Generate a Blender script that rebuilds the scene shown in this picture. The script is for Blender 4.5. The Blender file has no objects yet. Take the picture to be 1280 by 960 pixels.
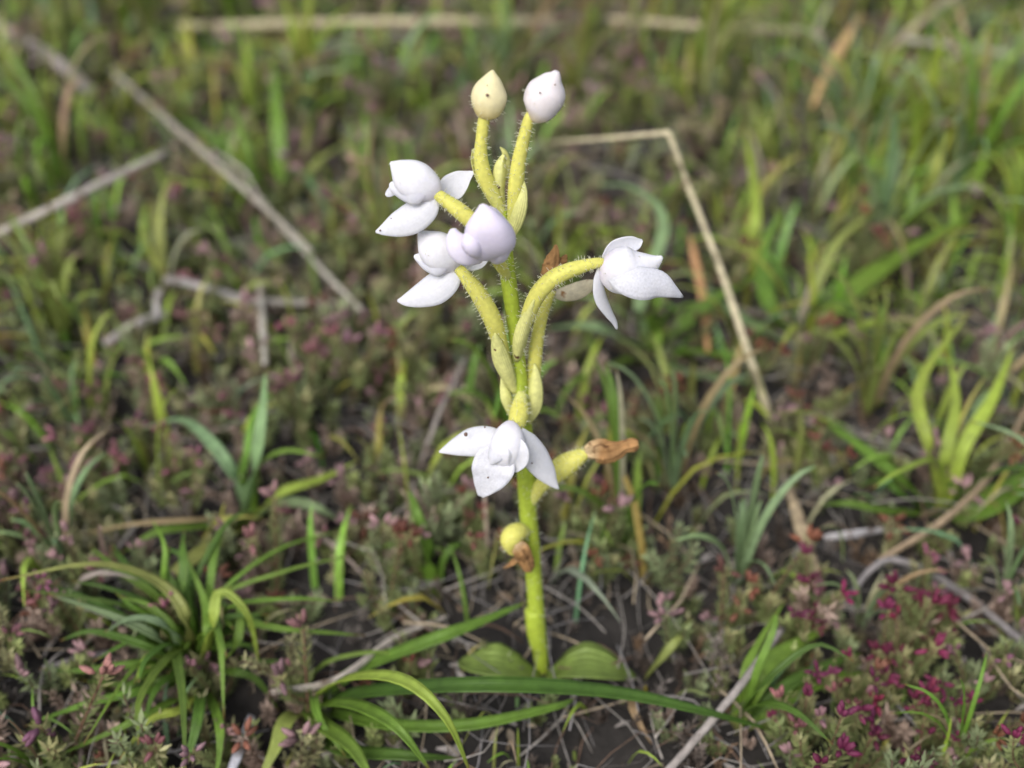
import bpy, math, random
import numpy as np
from mathutils import Vector, Matrix

random.seed(7); rng = np.random.default_rng(7)
SC = bpy.context.scene
COL = SC.collection
S = 0.01                      # all layout numbers below are centimetres
R = math.radians

# ------------------------------------------------------------------ camera
F_PX, PITCH, CAMH = 1700.0, R(42), 22.0
CAM = np.array([-0.56, -16.0, CAMH])
cd = bpy.data.cameras.new('camera'); cam = bpy.data.objects.new('camera', cd); COL.objects.link(cam)
cam.location = CAM * S; cam.rotation_euler = (R(90) - PITCH, 0, 0)
cd.sensor_width = 36; cd.lens = F_PX / 1280 * 36
cd.clip_start = 0.005; cd.clip_end = 200
cd.dof.use_dof = True; cd.dof.focus_distance = 21.8 * S; cd.dof.aperture_fstop = 9.5
cd.dof.aperture_blades = 0
SC.camera = cam

# ------------------------------------------------------------------ world, sun, exposure
SUN_EL, SUN_AZ = R(52), R(32)          # soft light from behind the camera and to its left
w = bpy.data.worlds.new('World'); SC.world = w; w.use_nodes = True
nt = w.node_tree; bg = nt.nodes['Background']
sky = nt.nodes.new('ShaderNodeTexSky'); sky.sky_type = 'NISHITA'; sky.sun_disc = False
sky.sun_elevation = SUN_EL; sky.sun_rotation = R(180) + SUN_AZ; sky.dust_density = 4; sky.air_density = 1.0
hs = nt.nodes.new('ShaderNodeHueSaturation'); hs.inputs['Saturation'].default_value = 0.42
nt.links.new(sky.outputs[0], hs.inputs['Color']); nt.links.new(hs.outputs[0], bg.inputs['Color'])
bg.inputs['Strength'].default_value = 0.13
sd = bpy.data.lights.new('sun', 'SUN'); sun = bpy.data.objects.new('sun', sd); COL.objects.link(sun)
sd.energy = 1.15; sd.angle = R(35); sd.color = (1, 0.97, 0.92)
sdir = Vector((-math.cos(SUN_EL) * math.sin(SUN_AZ), -math.cos(SUN_EL) * math.cos(SUN_AZ), math.sin(SUN_EL)))
sun.rotation_euler = sdir.to_track_quat('Z', 'Y').to_euler(); sun.location = sdir * 3
vs = SC.view_settings
vs.view_transform = 'Standard'; vs.look = 'None'; vs.exposure = 0.52; vs.gamma = 1; vs.use_curve_mapping = False
SC.cycles.max_bounces = 6; SC.cycles.transparent_max_bounces = 4

# ------------------------------------------------------------------ pixel <-> world
FWD = np.array([0, math.cos(PITCH), -math.sin(PITCH)]); UP = np.array([0, math.sin(PITCH), math.cos(PITCH)])
def gz(x, y):
    """height of the soil, cm"""
    return (0.35*np.sin(x*0.55+1.3)*np.cos(y*0.43+0.4) + 0.22*np.sin(x*1.25-y*0.9+2.0)
            + 0.12*np.sin(x*2.3+y*1.9) - 0.15) * np.clip(np.hypot(x, y)/3.0, 0.15, 1)
LEAN = 0.21
def ray(px, py):
    return FWD + np.array([(px-640)/F_PX, 0, 0]) + UP*((480-py)/F_PX)
def P(px, py, dy=0.0):
    """point seen at a pixel, dy cm behind the sheet the orchid's stem stands in (it leans back a little)"""
    d = ray(px, py); return CAM + d*((dy+LEAN*CAM[2]-CAM[1])/(d[1]-LEAN*d[2]))
def G(px, py, z=0.0):
    """point seen at a pixel, z cm above the soil"""
    d = ray(px, py); zz = z
    for _ in range(6):
        p = CAM + d*((zz-CAM[2])/d[2]); zz = z + float(gz(p[0], p[1]))
    return CAM + d*((zz-CAM[2])/d[2])
def depth(p): return float(np.dot(np.asarray(p)-CAM, FWD))
def px2cm(n, p): return n*depth(p)/F_PX
def project(x, y, z):
    v = np.stack([x-CAM[0], y-CAM[1], z-CAM[2]], -1)
    d = v @ FWD; return 640+F_PX*v[..., 0]/d, 480-F_PX*(v @ UP)/d

# ------------------------------------------------------------------ materials
def nodes_of(name):
    m = bpy.data.materials.new(name); m.use_nodes = True
    n = m.node_tree.nodes; n.clear(); return m, n, m.node_tree.links
def surf(name, color, rough=0.5, trans=0.0, noise=0.25, scale=900.0, spec=0.4, sss=0.0, src=None,
         tip=None, base=None, bump=0.0, bscale=2000.0, veins=0.0, dark=None, darkscale=500.0, darkpos=(0.62, 0.68)):
    """leaf/petal/wood surface. src: None = fixed colour, 'obj' = object colour, 'attr' = per-vertex colour"""
    m, n, L = nodes_of(name)
    out = n.new('ShaderNodeOutputMaterial'); pr = n.new('ShaderNodeBsdfPrincipled')
    tc = n.new('ShaderNodeTexCoord')
    if src == 'obj':
        c = n.new('ShaderNodeObjectInfo').outputs['Color']
    elif src == 'attr':
        a = n.new('ShaderNodeAttribute'); a.attribute_name = 'Col'; c = a.outputs['Color']
    else:
        a = n.new('ShaderNodeRGB'); a.outputs[0].default_value = (*color, 1); c = a.outputs[0]
    def mix(fac, c1, c2, mode='MIX'):
        x = n.new('ShaderNodeMix'); x.data_type = 'RGBA'; x.blend_type = mode
        if isinstance(fac, (int, float)): x.inputs[0].default_value = fac
        else: L.new(fac, x.inputs[0])
        L.new(c1, x.inputs[6])
        if isinstance(c2, tuple): x.inputs[7].default_value = (*c2, 1)
        else: L.new(c2, x.inputs[7])
        return x.outputs[2]
    def ramp(v, p0, p1, rev=False):
        x = n.new('ShaderNodeMapRange'); x.inputs[1].default_value = p0; x.inputs[2].default_value = p1
        x.inputs[3].default_value, x.inputs[4].default_value = (1, 0) if rev else (0, 1)
        L.new(v, x.inputs[0]); return x.outputs[0]
    if base or tip:
        ta = n.new('ShaderNodeAttribute'); ta.attribute_name = 't'
        if base: c = mix(ramp(ta.outputs['Fac'], base[1], base[2], True), c, base[0])
        if tip: c = mix(ramp(ta.outputs['Fac'], tip[1], tip[2]), c, tip[0])
    nz = n.new('ShaderNodeTexNoise'); nz.inputs['Scale'].default_value = scale; nz.inputs['Detail'].default_value = 5
    L.new(tc.outputs['Object'], nz.inputs['Vector'])
    v = n.new('ShaderNodeMapRange'); v.inputs[1].default_value = 0.25; v.inputs[2].default_value = 0.75
    v.inputs[3].default_value = 1-noise; v.inputs[4].default_value = 1+noise; L.new(nz.outputs['Fac'], v.inputs[0])
    g = n.new('ShaderNodeCombineColor')
    for k in range(3): L.new(v.outputs[0], g.inputs[k])
    c = mix(1.0, c, g.outputs[0], 'MULTIPLY')
    if dark:
        d = n.new('ShaderNodeTexNoise'); d.inputs['Scale'].default_value = darkscale; d.inputs['Detail'].default_value = 2
        L.new(tc.outputs['Object'], d.inputs['Vector'])
        c = mix(ramp(d.outputs['Fac'], *darkpos), c, dark)
    hgt = nz.outputs['Fac'] if bump else None
    if veins:
        ua = n.new('ShaderNodeAttribute'); ua.attribute_name = 'u'
        mu = n.new('ShaderNodeMath'); mu.operation = 'MULTIPLY'; mu.inputs[1].default_value = veins; L.new(ua.outputs['Fac'], mu.inputs[0])
        si = n.new('ShaderNodeMath'); si.operation = 'SINE'; L.new(mu.outputs[0], si.inputs[0]); hgt = si.outputs[0]
        bump = bump or 0.25
    if bump:
        b = n.new('ShaderNodeBump'); b.inputs['Strength'].default_value = bump; b.inputs['Distance'].default_value = 0.0004
        L.new(hgt, b.inputs['Height']); L.new(b.outputs[0], pr.inputs['Normal'])
    L.new(c, pr.inputs['Base Color'])
    pr.inputs['Roughness'].default_value = rough; pr.inputs['Specular IOR Level'].default_value = spec
    if sss:
        pr.inputs['Subsurface Weight'].default_value = sss; pr.inputs['Subsurface Radius'].default_value = (1, .9, .6)
        pr.inputs['Subsurface Scale'].default_value = 0.0009
    o = pr.outputs[0]
    if trans:
        t = n.new('ShaderNodeBsdfTranslucent'); L.new(c, t.inputs['Color'])
        x = n.new('ShaderNodeMixShader'); x.inputs[0].default_value = trans
        L.new(o, x.inputs[1]); L.new(t.outputs[0], x.inputs[2]); o = x.outputs[0]
    L.new(o, out.inputs['Surface'])
    return m
M = {}
M['stem'] = surf('orchid_stem', (.36, .45, .05), .5, .0, .22, 1100, .35, sss=.5, bump=.3)
M['ovary'] = surf('orchid_ovary', (.62, .60, .15), .5, .0, .14, 1300, .3, sss=.6, bump=.3, base=((.56, .58, .22), 0, .3))
M['bract'] = surf('orchid_bract', (.70, .70, .27), .5, .12, .16, 1200, .3, veins=26, dark=(.12, .06, .03), darkscale=420, darkpos=(.71, .74))
M['hair'] = surf('orchid_hair', (.93, .93, .80), .4, .5, .05)
M['petal'] = surf('white_petal', (.71, .71, .75), .5, .15, .06, 1500, .3, sss=.25, veins=34, bump=.06)
M['lip'] = surf('white_lip', (.70, .70, .75), .5, .15, .12, 2600, .3, sss=.2, veins=22, bump=.06)
M['hood'] = surf('white_hood', (.69, .685, .73), .55, .0, .05, 1500, .25, sss=.4, bump=.12, base=((.66, .60, .69), 0, .35))
M['lilac'] = surf('lilac_hood', (.68, .63, .76), .55, .0, .04, 1200, .25, sss=.4, bump=.1)
M['cream_bud'] = surf('cream_bud', (.72, .65, .39), .5, .0, .08, 900, .3, sss=.4, bump=.12, base=((.70, .54, .16), .0, .42))
M['pink_bud'] = surf('pinkish_bud', (.71, .66, .67), .5, .0, .05, 900, .3, sss=.4, bump=.12, base=((.68, .56, .40), .0, .3))
M['speck'] = surf('dark_speck', (.15, .09, .07), .7, 0, .1)
M['withered'] = surf('withered_brown', (.36, .20, .085), .75, .15, .55, 420, .15, bump=.8, base=((.58, .46, .28), 0, .25), dark=(.12, .055, .025), darkscale=600, darkpos=(.55, .7))
M['withered_pale'] = surf('withered_pale', (.72, .66, .50), .6, .3, .2, 900, .2, bump=.3, veins=24, dark=(.4, .22, .1), darkscale=500, darkpos=(.62, .7))
M['basal'] = surf('orchid_leaf', (.20, .28, .06), .42, .15, .3, 350, .5, veins=22, bump=.3)
M['blade'] = surf('grass_blade', (0, 0, 0), .42, .28, .22, 420, .45, src='obj', veins=24, bump=.3,
                  base=((.32, .28, .12), .0, .10), tip=((.26, .13, .05), .93, 1.0))
M['grass'] = surf('grass_cover', (0, 0, 0), .45, .28, .22, 420, .4, src='attr')
M['dry'] = surf('dry_stalk', (0, 0, 0), .7, .0, .35, 500, .25, src='obj', bump=.5, dark=(.10, .07, .05), darkscale=160, darkpos=(.58, .72))
M['litter'] = surf('dead_litter', (0, 0, 0), .75, .0, .4, 500, .2, src='attr')
M['heath_leaf'] = surf('heath_needles', (.22, .26, .10), .55, .2, .45, 160, .3, tip=((.32, .30, .14), .7, 1.0))
M['heath_stem'] = surf('heath_stem', (.16, .09, .06), .7, 0, .4, 700, .2)
M['heath_head'] = surf('heath_flower', (0, 0, 0), .55, .15, .35, 700, .3, src='obj')
M['heath_mat'] = surf('heath_mat', (0, 0, 0), .55, .2, .3, 500, .3, src='attr')
def soil():
    m, n, L = nodes_of('dark_peaty_soil'); out = n.new('ShaderNodeOutputMaterial'); pr = n.new('ShaderNodeBsdfPrincipled')
    tc = n.new('ShaderNodeTexCoord'); nz = n.new('ShaderNodeTexNoise'); nz.inputs['Scale'].default_value = 130; nz.inputs['Detail'].default_value = 9
    L.new(tc.outputs['Object'], nz.inputs['Vector'])
    r = n.new('ShaderNodeValToRGB'); e = r.color_ramp.elements
    e[0].position = .32; e[0].color = (.010, .0085, .0075, 1); e[1].position = .72; e[1].color = (.036, .031, .028, 1)
    L.new(nz.outputs['Fac'], r.inputs[0]); L.new(r.outputs[0], pr.inputs['Base Color'])
    b = n.new('ShaderNodeBump'); b.inputs['Strength'].default_value = .9; b.inputs['Distance'].default_value = .003
    L.new(nz.outputs['Fac'], b.inputs['Height']); L.new(b.outputs[0], pr.inputs['Normal'])
    pr.inputs['Roughness'].default_value = .9; L.new(pr.outputs[0], out.inputs['Surface']); return m
M['soil'] = soil()

# ------------------------------------------------------------------ mesh helpers
def spline(ctrl, n):
    """Catmull-Rom through control rows (any number of columns)"""
    c = np.asarray(ctrl, float)
    if len(c) == 2: c = np.array([c[0], (c[0]+c[1])/2, c[1]])
    c = np.vstack([2*c[0]-c[1], c, 2*c[-1]-c[-2]])
    m = len(c)-3; out = []
    for s in np.linspace(0, m, n):
        i = min(int(s), m-1); f = s-i; a, b, d, e = c[i:i+4]
        out.append(.5*((2*b)+(-a+d)*f+(2*a-5*b+4*d-e)*f*f+(-a+3*b-3*d+e)*f**3))
    return np.array(out)
def unit(v): return v/(np.linalg.norm(v, axis=-1, keepdims=True)+1e-12)
def frames(p):
    T = unit(np.gradient(p, axis=0)); ref = np.array([0, -1., 0.3])
    a = np.cross(T[0], ref)
    if np.linalg.norm(a) < 1e-3: a = np.cross(T[0], [1, 0, 0])
    a = unit(a); A = []
    for t in T:
        a = unit(a-t*np.dot(a, t)); A.append(a)
    A = np.array(A); return T, A, np.cross(T, A)
class Geo:
    """collects verts (cm), faces and point attributes"""
    def __init__(s): s.v = []; s.f = []; s.n = 0; s.t = []; s.u = []; s.c = []
    def add(s, v, f, t=None, u=None, c=None):
        v = np.asarray(v); k = len(v)
        s.v.append(v); s.f += [tuple(i+s.n for i in q) for q in f]; s.n += k
        s.t.append(np.zeros(k) if t is None else t); s.u.append(np.zeros(k) if u is None else u)
        s.c.append(np.tile((.5, .5, .5), (k, 1)) if c is None else np.broadcast_to(c, (k, 3)))
    def mesh(s, name, mat, origin=(0, 0, 0), smooth=True):
        v = (np.vstack(s.v)-np.asarray(origin))*S
        me = bpy.data.meshes.new(name); me.from_pydata(v.tolist(), [], s.f)
        for nm, arr in (('t', s.t), ('u', s.u)):
            a = me.attributes.new(nm, 'FLOAT', 'POINT'); a.data.foreach_set('value', np.concatenate(arr).astype(np.float32))
        a = me.attributes.new('Col', 'FLOAT_COLOR', 'POINT')
        c = np.vstack(s.c); a.data.foreach_set('color', np.hstack([c, np.ones((len(c), 1))]).astype(np.float32).ravel())
        if smooth: me.polygons.foreach_set('use_smooth', [True]*len(me.polygons))
        me.materials.append(mat); return me
def tube(g, path, rad, sides=10, flat=None, wob=0.0, c=None, phase=0.0, lobes=None):
    """closed tube; rad per point; flat = (a, b) scale of the two section axes"""
    T, A, B = frames(path); n = len(path); th = np.linspace(0, 2*np.pi, sides, endpoint=False)+phase
    fa, fb = flat or (1, 1); v = []; t = []
    for i in range(n):
        r = rad[i]*(1+wob*rng.uniform(-1, 1, sides))
        if lobes: r = r*(1+lobes[0]*np.cos(lobes[1]*th+lobes[2]+lobes[3]*i/n))
        v.append(path[i]+np.outer(np.cos(th)*r*fa, A[i])+np.outer(np.sin(th)*r*fb, B[i])); t += [i/(n-1)]*sides
    v = np.vstack(v+[path[:1], path[-1:]]); t += [0, 1]
    f = [(i*sides+k, i*sides+(k+1) % sides, (i+1)*sides+(k+1) % sides, (i+1)*sides+k) for i in range(n-1) for k in range(sides)]
    e = n*sides
    f += [((k+1) % sides, k, e) for k in range(sides)] + [((n-1)*sides+k, (n-1)*sides+(k+1) % sides, e+1) for k in range(sides)]
    u = np.concatenate([np.tile(th/(2*np.pi), n), [0, 0]])
    g.add(v, f, np.array(t), u, c)
def ribbon(g, path, hw, side, across=4, cup=0.0, c=None, ruffle=0.0, thick=0.0):
    """blade, petal or leaf: centre line, half widths, side vector(s); cup bends the edges along the normal"""
    path = np.asarray(path); n = len(path); T = unit(np.gradient(path, axis=0))
    sd_ = np.broadcast_to(np.asarray(side, float), (n, 3)); sd_ = unit(sd_-T*np.sum(sd_*T, 1, keepdims=True)); N = np.cross(sd_, T)
    us = np.linspace(-1, 1, across+1); v = []; t = []; uu = []
    ph = rng.uniform(0, 6, 3)
    for i in range(n):
        off = cup*us**2*hw[i]
        if ruffle: off = off+ruffle*hw[i]*np.abs(us)*np.sin(i*1.15+ph[0]+2*us)
        v.append(path[i]+np.outer(us*hw[i], sd_[i])+np.outer(off, N[i])); t += [i/(n-1)]*(across+1); uu += list(us)
    v = np.vstack(v); k = across+1
    f = [(i*k+j, i*k+j+1, (i+1)*k+j+1, (i+1)*k+j) for i in range(n-1) for j in range(across)]
    if thick:                                        # closed shell of real thickness
        NN = np.repeat(N, k, 0); m = len(v); v2 = v-NN*thick
        e = [j for j in range(k)]+[i*k+k-1 for i in range(1, n)]+[(n-1)*k+j for j in range(k-2, -1, -1)]+[i*k for i in range(n-2, 0, -1)]
        f = f+[tuple(q+m for q in reversed(a)) for a in f]+[(e[q], e[q-1], e[q-1]+m, e[q]+m) for q in range(len(e))]
        v = np.vstack([v, v2]); t = t*2; uu = uu*2
    g.add(v, f, np.array(t), np.array(uu), c)
def hairs(path, rad, count, length=.082, r=.0046, t0=0.0, t1=1.0):
    g = Geo(); T, A, B = frames(path); n = len(path)
    for _ in range(count):
        s = rng.uniform(t0, t1)*(n-1); i = min(int(s), n-2); q = s-i; th = rng.uniform(0, 2*np.pi)
        nn = np.cos(th)*A[i]+np.sin(th)*B[i]; p = path[i]*(1-q)+path[i+1]*q+nn*(rad[i]*(1-q)+rad[i+1]*q)*.97
        d = unit(nn+T[i]*rng.normal(0, .25)+rng.normal(0, .15, 3)); l = .95*length*rng.uniform(.5, 1.25)
        a = unit(np.cross(d, T[i])); b = np.cross(d, a); m = p+d*l*.85
        ring = lambda c_, rr: [c_+rr*(math.cos(x)*a+math.sin(x)*b) for x in (0, 2.09, 4.19)]
        v = ring(p, r*1.3)+ring(m, r*.6)+ring(p+d*l*.95, r*1.15)+[p+d*l*1.05]
        f = [(k+o, (k+1) % 3+o, (k+1) % 3+3+o, k+3+o) for o in (0, 3) for k in range(3)]+[(6, 7, 9), (7, 8, 9), (8, 6, 9)]
        g.add(v, f)
    return g
def link(name, data, parent=None, loc=None, color=None):
    o = bpy.data.objects.new(name, data); COL.objects.link(o)
    if parent: o.parent = parent
    if loc is not None: o.location = Vector(np.asarray(loc)*S)
    if color is not None: o.color = (*color, 1)
    return o
def tag(o, label=None, cat=None, group=None, kind=None):
    for k, v in (('label', label), ('category', cat), ('group', group), ('kind', kind)):
        if v: o[k] = v
    return o

# ------------------------------------------------------------------ ground
def axis_steps():
    a = np.arange(-45, 45.1, .45); far = np.array([60, 90, 150, 300, 700, 2000., 6000.]); return np.concatenate([-far[::-1], a, far])
def make_ground():
    xs, ys = axis_steps(), axis_steps()+12
    X, Y = np.meshgrid(xs, ys); Z = gz(X, Y)
    near = (np.abs(X) < 46) & (np.abs(Y-12) < 46); Z = np.where(near, Z+rng.normal(0, .05, Z.shape), -.1)
    v = np.stack([X, Y, Z], -1).reshape(-1, 3); k = len(xs)
    f = [(j*k+i, j*k+i+1, (j+1)*k+i+1, (j+1)*k+i) for j in range(len(ys)-1) for i in range(k-1)]
    g = Geo(); g.add(v, f); tag(link('ground', g.mesh('ground', M['soil'])), kind='structure')
make_ground()

# ------------------------------------------------------------------ the orchid
orch = link('orchid', None, loc=(0, 0, 0))
tag(orch, 'slender yellow-green orchid with small white flowers and two round buds at its top', 'orchid')
def vpath(ctrl, n, dy0=0.0):
    """rows of (px, py, dy cm, radius px) -> centre line and radii in cm"""
    rows = []
    for q in ctrl:
        p = P(q[0], q[1], q[2]+dy0); rows.append([*p, px2cm(q[3], p)])
    s = spline(rows, n); return s[:, :3], np.maximum(s[:, 3], .004)
def vtube(name, ctrl, mat, parent=orch, n=40, sides=14, flat=None, wob=0.0, hair=0, hl=.07, label=None, ht=(0, 1), lobes=None):
    p, r = vpath(ctrl, n); g = Geo()
    if mat == 'ovary': r = r*.87; hair = int(hair*.75)
    tube(g, p, r, sides, flat, wob, lobes=lobes)
    o = link(name, g.mesh(name, M[mat]), parent)
    if label: o['label'] = label
    if hair: tag(link('hairs', hairs(p, r, hair, hl, t0=ht[0], t1=ht[1]).mesh('hairs', M['hair']), o), kind='stuff')
    return o
def vpetal(name, ctrl, mat, parent, roll=0.0, cup=.35, n=22, across=10, ruffle=0.0, label=None, thick=.018):
    """rows of (px, py, dy, half width px); roll turns the blade about its own length, 0 = broadside to the view"""
    p, r = vpath(ctrl, n); T = unit(np.gradient(p, axis=0)); V = unit(p-CAM)
    if name == 'bract': r = r*.8
    s0 = unit(np.cross(T, V)); s1 = np.cross(T, s0); a = R(roll)
    g = Geo(); ribbon(g, p, r, s0*math.cos(a)+s1*math.sin(a), across, cup, ruffle=ruffle, thick=thick)
    o = link(name, g.mesh(name, M[mat]), parent)
    if label: o['label'] = label
    return o
def specks(parent, spots):
    for (x, y, dy, r) in spots:
        p = P(x, y, dy); rr = px2cm(r*.85, p); V = unit(CAM-p); g = Geo()
        pts = np.array([p-V*rr*.7, p-V*rr*.3, p+V*rr*.1, p+V*rr*.35]); tube(g, pts, np.array([rr*.8, rr, rr*.8, rr*.2]), 7, wob=.2)
        link('speck', g.mesh('speck', M['speck']), parent)

stem_ctrl = [(679, 852, 0, 8), (677, 830, 0, 8.5), (673, 795, 0, 10), (670, 760, 0, 10), (667, 720, 0, 10), (664, 680, 0, 10.5), (660, 640, 0, 11),
             (658, 600, 0, 11.5), (656, 560, 0, 11), (653, 520, 0, 11), (650, 480, 0, 9.5), (647, 440, 0, 9), (641, 390, 0, 9.5), (635, 345, 0, 10), (631, 310, 0, 9.5), (629, 280, 0, 8), (628, 262, 0, 6)]
vtube('stem', stem_ctrl, 'stem', n=110, sides=16, hair=430, hl=.075, ht=(.08, 1))
vtube('sheath', [(674, 812, 0, 9), (671, 795, -.02, 11.5), (669, 778, -.03, 12), (667, 762, -.02, 11.2)], 'stem', n=14)

# the two top buds, their ovaries and bracts
vtube('ovary', [(628, 268, 0, 7), (618, 246, -.03, 10), (606, 222, -.05, 11.5), (601, 196, -.05, 10), (602, 172, -.05, 8.5), (605, 148, -.05, 8.5), (606, 138, -.05, 6)], 'ovary', hair=230)
b1 = vtube('flower_bud', [(606, 149, -.05, 4), (607, 144, -.05, 13), (609, 136, -.05, 19), (611, 124, -.05, 22.5), (612, 113, -.05, 21), (614, 101, -.05, 13.5), (615, 93, -.05, 6.5), (616, 88, -.05, 1.5)],
           'cream_bud', n=34, sides=24, hair=26, hl=.06, ht=(.1, .5), label='cream yellow closed bud')
specks(b1, [(609, 119, -.36, 2.8), (609, 107, -.3, 1)])
vtube('ovary', [(633, 305, 0, 7), (640, 278, -.02, 8), (643, 255, -.04, 10.5), (645, 232, -.05, 11.5), (648, 205, -.05, 10.5), (653, 180, -.05, 9.5), (660, 152, -.05, 8), (663, 142, -.05, 6)], 'ovary', hair=280)
b2 = vtube('flower_bud', [(664, 149, -.05, 5), (669, 144, -.05, 14), (674, 136, -.05, 21), (679, 124, -.05, 25), (685, 112, -.05, 24), (690, 101, -.05, 15.5), (694, 94, -.05, 8), (696, 89, -.05, 3.5)],
           'pink_bud', n=34, sides=24, hair=34, hl=.05, ht=(.1, .6), label='pinkish white closed bud')
specks(b2, [(675, 116, -.37, 1.7), (694, 106, -.3, 1.4)])
vpetal('bract', [(626, 268, .02, 5), (612, 242, .06, 10), (599, 218, .07, 10), (592, 200, .05, 6), (591, 186, .05, 1.2)], 'bract', orch, roll=15, cup=-.7)
vpetal('bract', [(634, 300, -.1, 6), (642, 280, -.18, 12), (648, 258, -.2, 12.5), (653, 238, -.14, 7), (653, 222, -.05, 1.2)], 'bract', orch, roll=-20, cup=.6)
vtube('flower_bud', [(629, 262, .08, 4), (625, 240, .08, 6), (624, 222, .06, 8.5), (625, 208, .06, 7.5), (627, 200, .06, 4.5), (630, 193, .06, 2)], 'bract', n=24, hair=30, label='tiny unopened green bud')
vpetal('bract', [(632, 225, .12, 4), (634, 205, .12, 6), (631, 191, .1, 4.5), (625, 184, .08, 1)], 'bract', orch, roll=20, cup=.4)

# flower A, upper left, seen from behind
vtube('ovary', [(632, 312, -.05, 6), (615, 296, -.3, 9.5), (594, 280, -.45, 12), (575, 264, -.45, 12), (555, 249, -.4, 9.5), (540, 238, -.35, 7), (533, 234, -.33, 5)], 'ovary', hair=240)
fA = vtube('flower', [(545, 246, -.28, 5), (541, 241, -.3, 14), (533, 234, -.3, 21), (521, 226, -.28, 24.5), (508, 217, -.26, 21.5), (497, 209, -.24, 12), (488, 203, -.24, 1.5)], 'hood', n=28, sides=30, lobes=(.09, 3, 1, .8), flat=(1, .95), hair=24, hl=.045,
           label='white flower seen from behind, lower petal spread to the left')
vpetal('petal', [(542, 245, -.34, 8), (532, 241, -.50, 16), (515, 238, -.52, 19), (501, 235, -.42, 15), (492, 232, -.34, 9), (488, 229, -.3, 3)], 'hood', fA, roll=-6, cup=.45)
vpetal('sepal', [(541, 243, -.35, 5), (534, 258, -.44, 16), (515, 272, -.46, 20), (495, 281, -.42, 16), (480, 287, -.38, 8), (470, 290, -.36, 1.5)], 'petal', fA, roll=8, cup=.3)
vpetal('sepal', [(538, 246, -.2, 5), (552, 243, .0, 13), (566, 236, .1, 18), (578, 226, .12, 14), (587, 219, .12, 6), (593, 215, .12, 1.2)], 'petal', fA, roll=-22, cup=-.25)
vpetal('lip', [(505, 225, -.2, 8), (493, 236, -.15, 7), (486, 242, -.12, 5), (483, 245, -.12, 2)], 'lip', fA, roll=10, cup=.3)
specks(fA, [(475, 288, -.42, 1.6), (489, 273, -.47, .9)])

# flower B, below it
vtube('ovary', [(643, 478, -.05, 6), (631, 450, -.12, 10), (624, 425, -.2, 11.5), (615, 398, -.3, 13.5), (600, 370, -.35, 13), (585, 350, -.35, 10.5), (573, 336, -.32, 8), (567, 330, -.3, 5)], 'ovary', n=54, hair=360)
vpetal('bract', [(644, 492, -.1, 5), (634, 470, -.3, 12), (626, 450, -.36, 13.5), (621, 430, -.4, 9), (619, 416, -.42, 1.2)], 'bract', orch, roll=-8, cup=.7)
fB = vtube('flower', [(573, 335, -.26, 5), (568, 330, -.26, 14), (561, 322, -.26, 21), (550, 313, -.25, 24), (539, 304, -.24, 20.5), (530, 296, -.22, 11), (523, 290, -.22, 1.5)], 'hood', n=28, sides=30, lobes=(.09, 3, 1.4, .8), hair=16, hl=.04,
           label='white flower seen from behind, nodding over the bent ovary')
vpetal('petal', [(570, 335, -.3, 8), (560, 331, -.45, 15), (545, 328, -.47, 18), (532, 325, -.38, 14), (523, 322, -.3, 7), (518, 320, -.26, 2)], 'hood', fB, roll=-6, cup=.45)
vpetal('sepal', [(569, 333, -.32, 5), (561, 348, -.4, 16), (543, 361, -.42, 20), (523, 370, -.4, 15), (507, 375, -.36, 8), (497, 376, -.34, 1.5)], 'petal', fB, roll=8, cup=.3)
vpetal('sepal', [(570, 331, -.15, 5), (582, 330, .0, 12), (594, 328, .06, 12), (604, 326, .1, 8), (612, 321, .1, 1.2)], 'petal', fB, roll=-25, cup=-.25)
specks(fB, [(524, 350, -.46, .9)])

# flower C, lilac, nearest
vtube('ovary', [(634, 345, -.08, 6), (626, 332, -.45, 9), (618, 318, -.8, 9), (612, 304, -1.05, 8)], 'ovary', n=26, hair=90)
fC = vtube('flower', [(616, 318, -.95, 6), (617, 311, -1.0, 19), (614, 302, -1.1, 28), (611, 291, -1.25, 31), (608, 279, -1.38, 26), (606, 269, -1.42, 17.5), (604, 261, -1.42, 9.5), (602, 255, -1.4, 2.5)], 'lilac', n=30, sides=30, lobes=(.12, 3, .6, 1.0),
           label='lilac-tinged rounded flower facing forward')
vtube('petal', [(600, 316, -1.25, 7), (594, 311, -1.42, 12), (589, 304, -1.52, 13), (587, 296, -1.5, 9), (588, 290, -1.42, 2)], 'lilac', fC, n=20, sides=18)
vpetal('petal', [(604, 322, -1.0, 8), (588, 317, -1.2, 17), (576, 307, -1.22, 18), (569, 296, -1.15, 13), (566, 286, -1.05, 4)], 'lilac', fC, roll=6, cup=.5)
vpetal('petal', [(616, 328, -1.05, 8), (620, 320, -1.32, 15), (622, 306, -1.48, 17), (621, 292, -1.52, 13), (617, 280, -1.5, 3)], 'lilac', fC, roll=-6, cup=.55)

# flower D, arching to the right
vtube('ovary', [(648, 445, -.08, 6), (653, 418, -.22, 9.5), (661, 392, -.35, 11), (672, 368, -.42, 12.5), (690, 349, -.45, 12.5), (712, 338, -.42, 11.5), (735, 331, -.36, 9), (750, 328, -.32, 7), (756, 328, -.3, 4)], 'ovary', n=60, hair=380)
vpetal('bract', [(646, 452, -.14, 5), (650, 430, -.36, 11), (656, 408, -.44, 11), (663, 390, -.5, 7), (668, 374, -.55, 1.2)], 'bract', orch, roll=14, cup=.7)
fD = vtube('flower', [(750, 329, -.3, 4), (755, 331, -.3, 16), (765, 334, -.3, 26.5), (779, 337, -.3, 31), (795, 336, -.3, 27), (809, 331, -.3, 17.5), (820, 326, -.3, 8.5), (828, 321, -.3, 2)], 'hood', n=34, sides=30, lobes=(.035, 3, 0, .5), hair=18, hl=.045, flat=(1, .8),
           label='white hooded flower arching out to the right')
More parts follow.
